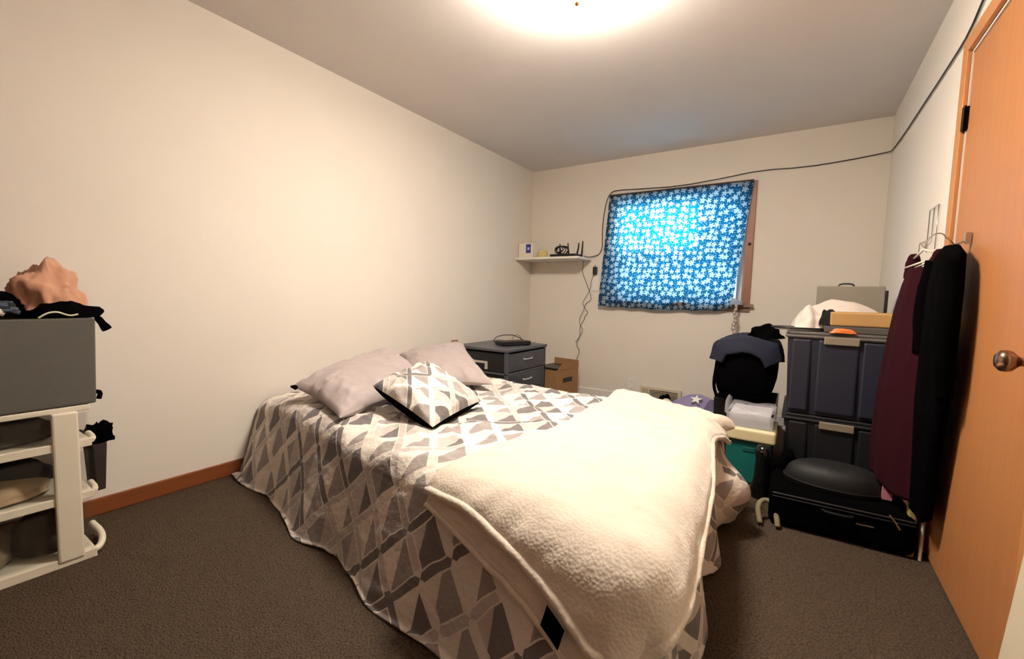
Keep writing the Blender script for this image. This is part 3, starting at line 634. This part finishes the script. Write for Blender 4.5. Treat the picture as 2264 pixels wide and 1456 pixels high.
MB().box(3.03, 3.045, -.87, -.83, .99, 1.13).build('case_edge', blackM, pf, bevel=.004)
dsh = thing('oval_tray', 'white oval tray with a black rim poking out at the left of the stacked totes', 'tray', (2.60, -1.30, .886))
MB().lathe([(0, 0), (.11, 0), (.125, .012), (.123, .014), (.10, .004), (0, .004)], (2.60, -1.32, .887), 40, sy=.6).build('tray_dish', whiteL, dsh, smooth=True)
MB().tube([(2.60+.127*cos(t/40*2*pi), -1.32+.127*.6*sin(t/40*2*pi), .90) for t in range(40)], .005, 8, closed=True).build('tray_rim', blackM, dsh, smooth=True)
# dark crate with bag and navy jacket
cr = thing('plastic_crate', 'black plastic crate between the vent wall and the stacked totes, holding up the black duffel', 'crate', (2.34, -.95, 0))
MB().tray(2.16, 2.52, -1.16, -.72, 0, .40, .008, tap=.01).build('crate_body', blackM, cr, bevel=.008)
b = MB(); heap(b, (2.40, -1.03, .40), .19, .20, .33, 2.1, rough=.12)
bgo = thing('duffel_bag', 'bulky black duffel bag to the left of the stacked totes', 'bag', (2.4, -1.03, .40))
def duf(u, v):
    th = 2*pi*u; s = lerp(-1, 1, v); R = (1-abs(s)**8)**.5 if abs(s) < 1 else 0
    cs, sn = cos(th), sin(th); q = 1.0/max(abs(cs), abs(sn))**.45
    k = 1+.03*nz(cs*2+1, sn*2, s*3)
    return (2.335+.176*cs*q*R*k, -1.04+.27*s, .605+.185*sn*q*R*k)
b = MB().grid(duf, 48, 30); b.build('bag_body', blackF, bgo, smooth=True)
MB().tube([(2.17, -1.20, .62), (2.165, -1.26, .50), (2.19, -1.25, .42)], .010, 8, 2).build('bag_strap', blackF, bgo)
navyM = M('navy_denim', (17, 22, 42), .9, var=.2, vs=12, bump=.4, bs=40, bd=.006)
b = MB()
def jk(u, v):
    th = lerp(2.75, .35, u)+.12*sin(v*7); s_ = lerp(-1.02, .8, v); R = 1.0 if abs(s_) < .9 else max(.0, 1-abs(s_)**8)**.5+.12*(abs(s_) > .9)
    cs, sn = cos(th), sin(th); q = 1.0/max(abs(cs), abs(sn))**.45
    R = max(R, .55); o_ = .012+.010*noise.ridged_multi_fractal(Vector((u*3, v*4, 1.7)), 1, 2, 3, .9, 2)
    return (2.335+(.176*q*R+o_)*cs, -1.04+.275*s_, .605+(.185*q*R+o_)*sn)
b.grid(jk, 50, 30); 
tag(b.build('navy_jacket', navyM, smooth=True, solid=.014, off=1), 'navy blue jacket draped over the black duffel bag', 'jacket')
b = MB(); heap(b, (2.43, -1.08, .815), .10, .13, .085, 5.5, rough=.35)
tag(b.build('black_sweater', blackF, smooth=True), 'black sweater bunched on top of the navy jacket beside the totes', 'clothes')
# cooler with papers
cl = thing('cooler', 'teal cooler with a cream lid on the floor behind the foot of the bed', 'cooler', (2.40, -1.38, 0))
MB().box(2.29, 2.525, -1.55, -1.20, .0, .255, tap=.008).build('cooler_body', M('teal_plastic', (22, 104, 98), .45), cl, bevel=.015, seg=4)
MB().box(2.275, 2.54, -1.57, -1.18, .252, .325).build('cooler_lid', M('cream_plastic', (226, 212, 170), .45), cl, bevel=.015, seg=4)
MB().box(2.38, 2.44, -1.552, -1.545, .19, .215).build('latch_tab', M('dark_teal', (16, 80, 76), .5), cl, bevel=.003)
pc = thing('plastic_container', 'clear plastic container full of papers on the cream cooler lid', 'container', (2.42, -1.37, .326))
MB().tray(2.285, 2.525, -1.55, -1.22, .327, .405, .003, tap=.006).build('container_body', filmM, pc)
b = MB()
for k in range(7): b.box(2.30+.002*(k % 3), 2.505-.002*(k % 2), -1.53, -1.24, .334+.009*k, .341+.009*k)
tag(b.build('papers', M('white_paper', (226, 222, 226), .7)), 'stack of white papers inside the clear container on the cooler', 'papers')
b = MB()
b.grid(lambda u, v: (2.29+.23*u, -1.54+.31*v, .416+.012*nz(u*4, v*4, 2)+.008*sin(u*9)), 24, 24); b.grid(lambda u, v: (2.52+.06*u, -1.55+.25*v, .40-.06*u+.012*nz(u*6, v*7, 9)), 10, 20)
tag(b.build('plastic_wrap', filmM, smooth=True), 'loose clear plastic wrap over the papers on the cooler', 'wrap')
b = MB(); b.grid(lambda u, v: (2.24+.06*u+.03*v*nz(u*3, 2), -1.25-.02*sin(u*6), .33+.15*v*(1-.7*abs(2*u-1))), 12, 14)
tag(b.build('clear_bag', filmM, smooth=True, solid=.002), 'clear plastic bag standing in a point behind the cooler', 'bag')
# lavender cloth at the window wall
lavM = M('lavender_cloth', (140, 128, 168), .9, var=.06, vs=10, bump=.3, bs=40, bd=.004)
lv = thing('lavender_blanket', 'lavender blanket with a white star, heaped on the floor by the vent', 'blanket', (1.95, -.45, 0))
b = MB(); heap(b, (1.93, -.43, .0), .26, .20, .245, 3.3, rough=.06); b.build('blanket_folds', lavM, lv, smooth=True)
sp = []
Ms = frame((1.945, -.545, .232), (1, 0, 0), (0, -.62, .8))
for k in range(10):
    r = .05 if k % 2 == 0 else .02; sp.append((r*cos(k*pi/5+.3), r*sin(k*pi/5+.3), .004))
b = MB().add(sp+[(p[0], p[1], -.02) for p in sp], [tuple(range(10)), tuple(range(19, 9, -1))]+[(k, (k+1) % 10, 10+(k+1) % 10, 10+k) for k in range(10)], Ms); b.build('star', whiteL, lv, label='white star')
heapthing('white_cloth', 'cream cloth bunched between the vent and the lavender blanket', 'cloth', whiteF, (1.70, -.36, 0), .10, .12, .16, 1.9, rough=.4)
heapthing('purple_shirt', 'dusky purple shirt crumpled against the cooler at the window wall', 'clothes', M('dusky_purple', (96, 88, 116), .9, bump=.4, bs=40, bd=.005), (2.10, -.70, 0), .10, .12, .25, 4.4, rough=.35)
heapthing('black_shirt', 'black shirt on the floor behind the blanket fold, below the lavender blanket', 'clothes', blackF, (1.97, -.86, 0), .16, .14, .17, 7.4, rough=.35)
heapthing('black_bundle', 'small black cloth bundle in front of the vent louvres beside the cream cloth', 'clothes', blackF, (1.60, -.17, .0), .07, .06, .17, 2.4, rough=.3)

# ---------------------------------------------------------------- suitcase and black bags on the floor
sc_ = thing('suitcase', 'black soft suitcase lying on the carpet in front of the totes', 'suitcase', (2.79, -1.85, 0))
Msu = rz(2.795, -1.83, 0, math.radians(2))
b = MB(); b.box(-.262, .262, -.155, .18, .004, .175, Msu); b.build('case_body', blackF, sc_, bevel=.035, seg=4)
b = MB(); b.tube([Msu @ Vector(q) for q in [(-.25, -.157, .16), (.25, -.157, .16)]], .004, 6); b.tube([Msu @ Vector(q) for q in [(-.25, -.157, .145), (.25, -.157, .145)]], .003, 6)
b.build('zipper', M('dark_zip', (44, 42, 44), .4), sc_)
MB().tube([Msu @ Vector(q) for q in [(.165, -.165, .175), (.185, -.170, .15), (.20, -.174, .125)]], .004, 8).build('zip_pull', silverM, sc_, label='silver zip pull')
MB().box(.06, .12, -.1585, -.1565, .10, .106, Msu).build('maker_plate', silverM, sc_, label='thin pale maker mark')
MB().tube([Msu @ Vector(q) for q in [(-.06, -.155, .13), (-.05, -.175, .13), (.04, -.175, .13), (.05, -.155, .13)]], .006, 8, 1).build('carry_handle', blackM, sc_)
dm = thing('black_case', 'black case with a rounded top lying on the suitcase in front of the totes', 'case', (2.80, -1.75, .176))
def dome(u, v):
    th = 2*pi*u; ph = v*pi/2; r = sin(ph)**.5 if v > 0 else 0; z = cos(ph)**.8
    return (2.79+.20*cos(th)*r, -1.78+.12*sin(th)*r, .178+.105*z)
b = MB().grid(dome, 48, 16); b.grid(lambda u, v: (2.79+.20*cos(2*pi*u)*v, -1.78+.12*sin(2*pi*u)*v, .178), 48, 2); b.build('case_shell', M('satin_black', (10, 10, 11), .65), dm, smooth=True)
MB().tube([(2.79+.202*cos(t/40*2*pi), -1.78+.122*sin(t/40*2*pi), .195) for t in range(40)], .005, 8, closed=True).build('case_seam', blackM, dm)
hd = thing('round_appliance', 'glossy black round appliance standing between the bed foot and the suitcase', 'appliance', (2.50, -1.72, 0))
MB().lathe([(0, 0), (.05, 0), (.055, .02), (.04, .1), (.035, .2), (.04, .24), (.03, .275), (0, .285)], (2.49, -1.68, 0), 28).build('body', M('glossy_black', (14, 14, 16), .12), hd, smooth=True)
MB().lathe([(.008, .0), (.008, .004), (0, .005)], (2.485, -1.715, .252), 12).build('button', silverM, hd)
heapthing('backpack', 'black backpack slumped between the bed foot and the suitcase', 'bag', blackF, (2.59, -1.56, 0), .09, .075, .23, 3.1, rough=.25)
b = MB(); b.tube([(2.51, -2.03, .012), (2.49, -1.97, .07), (2.52, -1.93, .095), (2.56, -1.95, .085), (2.575, -2.0, .04), (2.58, -2.02, .012)], .012, 8, 2)
tag(b.build('pale_strap', M('olive_beige_webbing', (120, 112, 84), .8), smooth=True), 'pale olive webbing strap looped on the carpet at the left end of the suitcase', 'strap')
# narrow things between suitcase and right wall
tag(MB().box(3.03, 3.06, -1.95, -1.90, .0, .235, rz(0, 0, 0, 0)).build('yellow_bottle', M('yellow_beige', (176, 160, 96), .6), bevel=.008), 'yellow-beige slim bottle standing behind the right end of the suitcase', 'bottle')
tag(MB().tube([(3.076, -1.955, 0), (3.083, -1.92, .24)], .006, 10).build('white_rod', whiteP), 'thin white rod standing beside the door behind the suitcase', 'rod')
tag(MB().box(2.955, 2.99, -1.86, -1.845, .19, .25, Matrix.Identity(4)).build('pink_card', M('pink_card', (206, 130, 150), .6)), 'small pink card showing under the hem of the maroon dress', 'card')
# white board at the lower right corner
bo = thing('white_board', 'tall white board leaning on the right wall nearest the camera', 'board', (3.03, -3.2, 0))
MB().add([(3.012, -3.55, 0), (3.026, -3.55, 0), (3.026, -2.90, 0), (3.012, -2.90, 0), (3.083, -3.55, .93), (3.096, -3.55, .93), (3.096, -2.90, .93), (3.083, -2.90, .93)], [(3, 2, 1, 0), (4, 5, 6, 7), (0, 1, 5, 4), (1, 2, 6, 5), (2, 3, 7, 6), (3, 0, 4, 7)]).build('panel', M('cream_white_board', (214, 202, 176), .6), bo, bevel=.003)
MB().box(3.0, 3.012, -3.5, -3.45, 0, .02).build('foot_pad', whiteP, bo)

# ---------------------------------------------------------------- clothes on the right wall
hk = thing('wire_hook_rack', 'thin wire hook rack on the right wall above the maroon dress', 'hook rack', (3.09, -1.5, 1.3))
b = MB(); b.tube([(3.094, -1.44, 1.30), (3.094, -1.44, 1.50), (3.094, -1.60, 1.50), (3.094, -1.60, 1.30)], .0022, 6); b.tube([(3.094, -1.52, 1.50), (3.094, -1.52, 1.34), (3.07, -1.54, 1.31), (3.05, -1.56, 1.335)], .0022, 6)
b.tube([(3.094, -1.40, 1.36), (3.094, -1.28, 1.36), (3.094, -1.28, 1.22)], .002, 6); b.build('wire', silverM, hk, smooth=True)
for (yy) in (-2.07,):
    MB().box(3.085, 3.0995, yy-.01, yy+.01, 1.27, 1.31).tube([(3.085, yy, 1.28), (3.06, yy, 1.27), (3.05, yy, 1.285)], .004, 8).build('hook', silverM, hk)
maroon = M('maroon_jersey', (44, 10, 18), .95, var=.12, vs=5, bump=.3, bs=30, bd=.006, spec=.1)
gA = math.atan2(-.96, .27)
dg = thing('dress', 'maroon sleeveless dress hanging on a white hanger by the door', 'dress', (3.0, -1.83, .25))
b = MB(); garment(b, [(1.20, 3.010, -1.85, .075, .022, gA), (1.13, 3.008, -1.835, .105, .03, gA), (1.02, 3.004, -1.825, .135, .036, gA), (.85, 2.998, -1.815, .16, .042, gA), (.60, 2.992, -1.81, .19, .048, gA), (.40, 2.992, -1.81, .20, .05, gA), (.25, 2.998, -1.82, .195, .05, gA)], 1.3, .006, 4)
b.build('skirt_and_body', maroon, dg, smooth=True, solid=.003)
for s_, yy, xx in ((1, -1.775, 2.992), (-1, -1.945, 3.036)):
    MB().tube([(xx, yy, 1.16), (xx, yy+.005*s_, 1.21), (xx+.004, yy+.012*s_, 1.25), (xx+.016, yy+.012*s_, 1.255), (xx+.02, yy, 1.20)], [.022, .020, .017, .014, .016], 10, 2).build('shoulder_strap', maroon, dg, smooth=True)
hg = thing('clothes_hanger', 'white clothes hanger inside the maroon dress', 'hanger', (3.02, -1.86, 1.2))
b = MB(); b.tube([(2.998, -1.775, 1.243), (3.014, -1.86, 1.275), (3.036, -1.945, 1.250), (3.02, -1.86, 1.215), (2.998, -1.775, 1.200)], .004, 8); b.tube([(2.975, -1.78, 1.205), (3.01, -1.94, 1.222)], .0045, 8)
b.build('hanger_bar', whiteP, hg, smooth=True)
MB().tube([(3.015, -1.86, 1.272), (3.018, -1.86, 1.30), (3.035, -1.86, 1.335), (3.065, -1.86, 1.34), (3.080, -1.86, 1.315)], .0025, 8, 2).build('hanger_hook', silverM, hg)
kt = thing('black_coat', 'black coat hanging over the door casing between the maroon dress and the door', 'coat', (3.05, -2.07, .25))
b = MB(); garment(b, [(1.265, 3.055, -2.06, .05, .02, pi/2), (1.225, 3.05, -2.07, .13, .034, pi/2), (1.10, 3.045, -2.07, .155, .04, pi/2), (.90, 3.045, -2.06, .155, .04, pi/2), (.66, 3.046, -2.04, .15, .04, pi/2), (.45, 3.05, -2.02, .125, .036, pi/2), (.22, 3.055, -2.0, .10, .03, pi/2)], 3.3, .004, 3)
b.build('coat_body', blackF, kt, smooth=True, solid=.003)
b = MB(); b.tube([(3.035, -2.19, 1.20), (3.03, -2.215, 1.05), (3.035, -2.21, .85), (3.045, -2.20, .72)], [.03, .034, .032, .026], 14, 2); b.build('sleeve', blackF, kt, smooth=True)
b = MB(); b.tube([(3.035, -1.95, 1.22), (3.02, -1.93, 1.05), (3.025, -1.93, .85)], [.03, .034, .03], 14, 2); b.build('sleeve', blackF, kt, smooth=True)
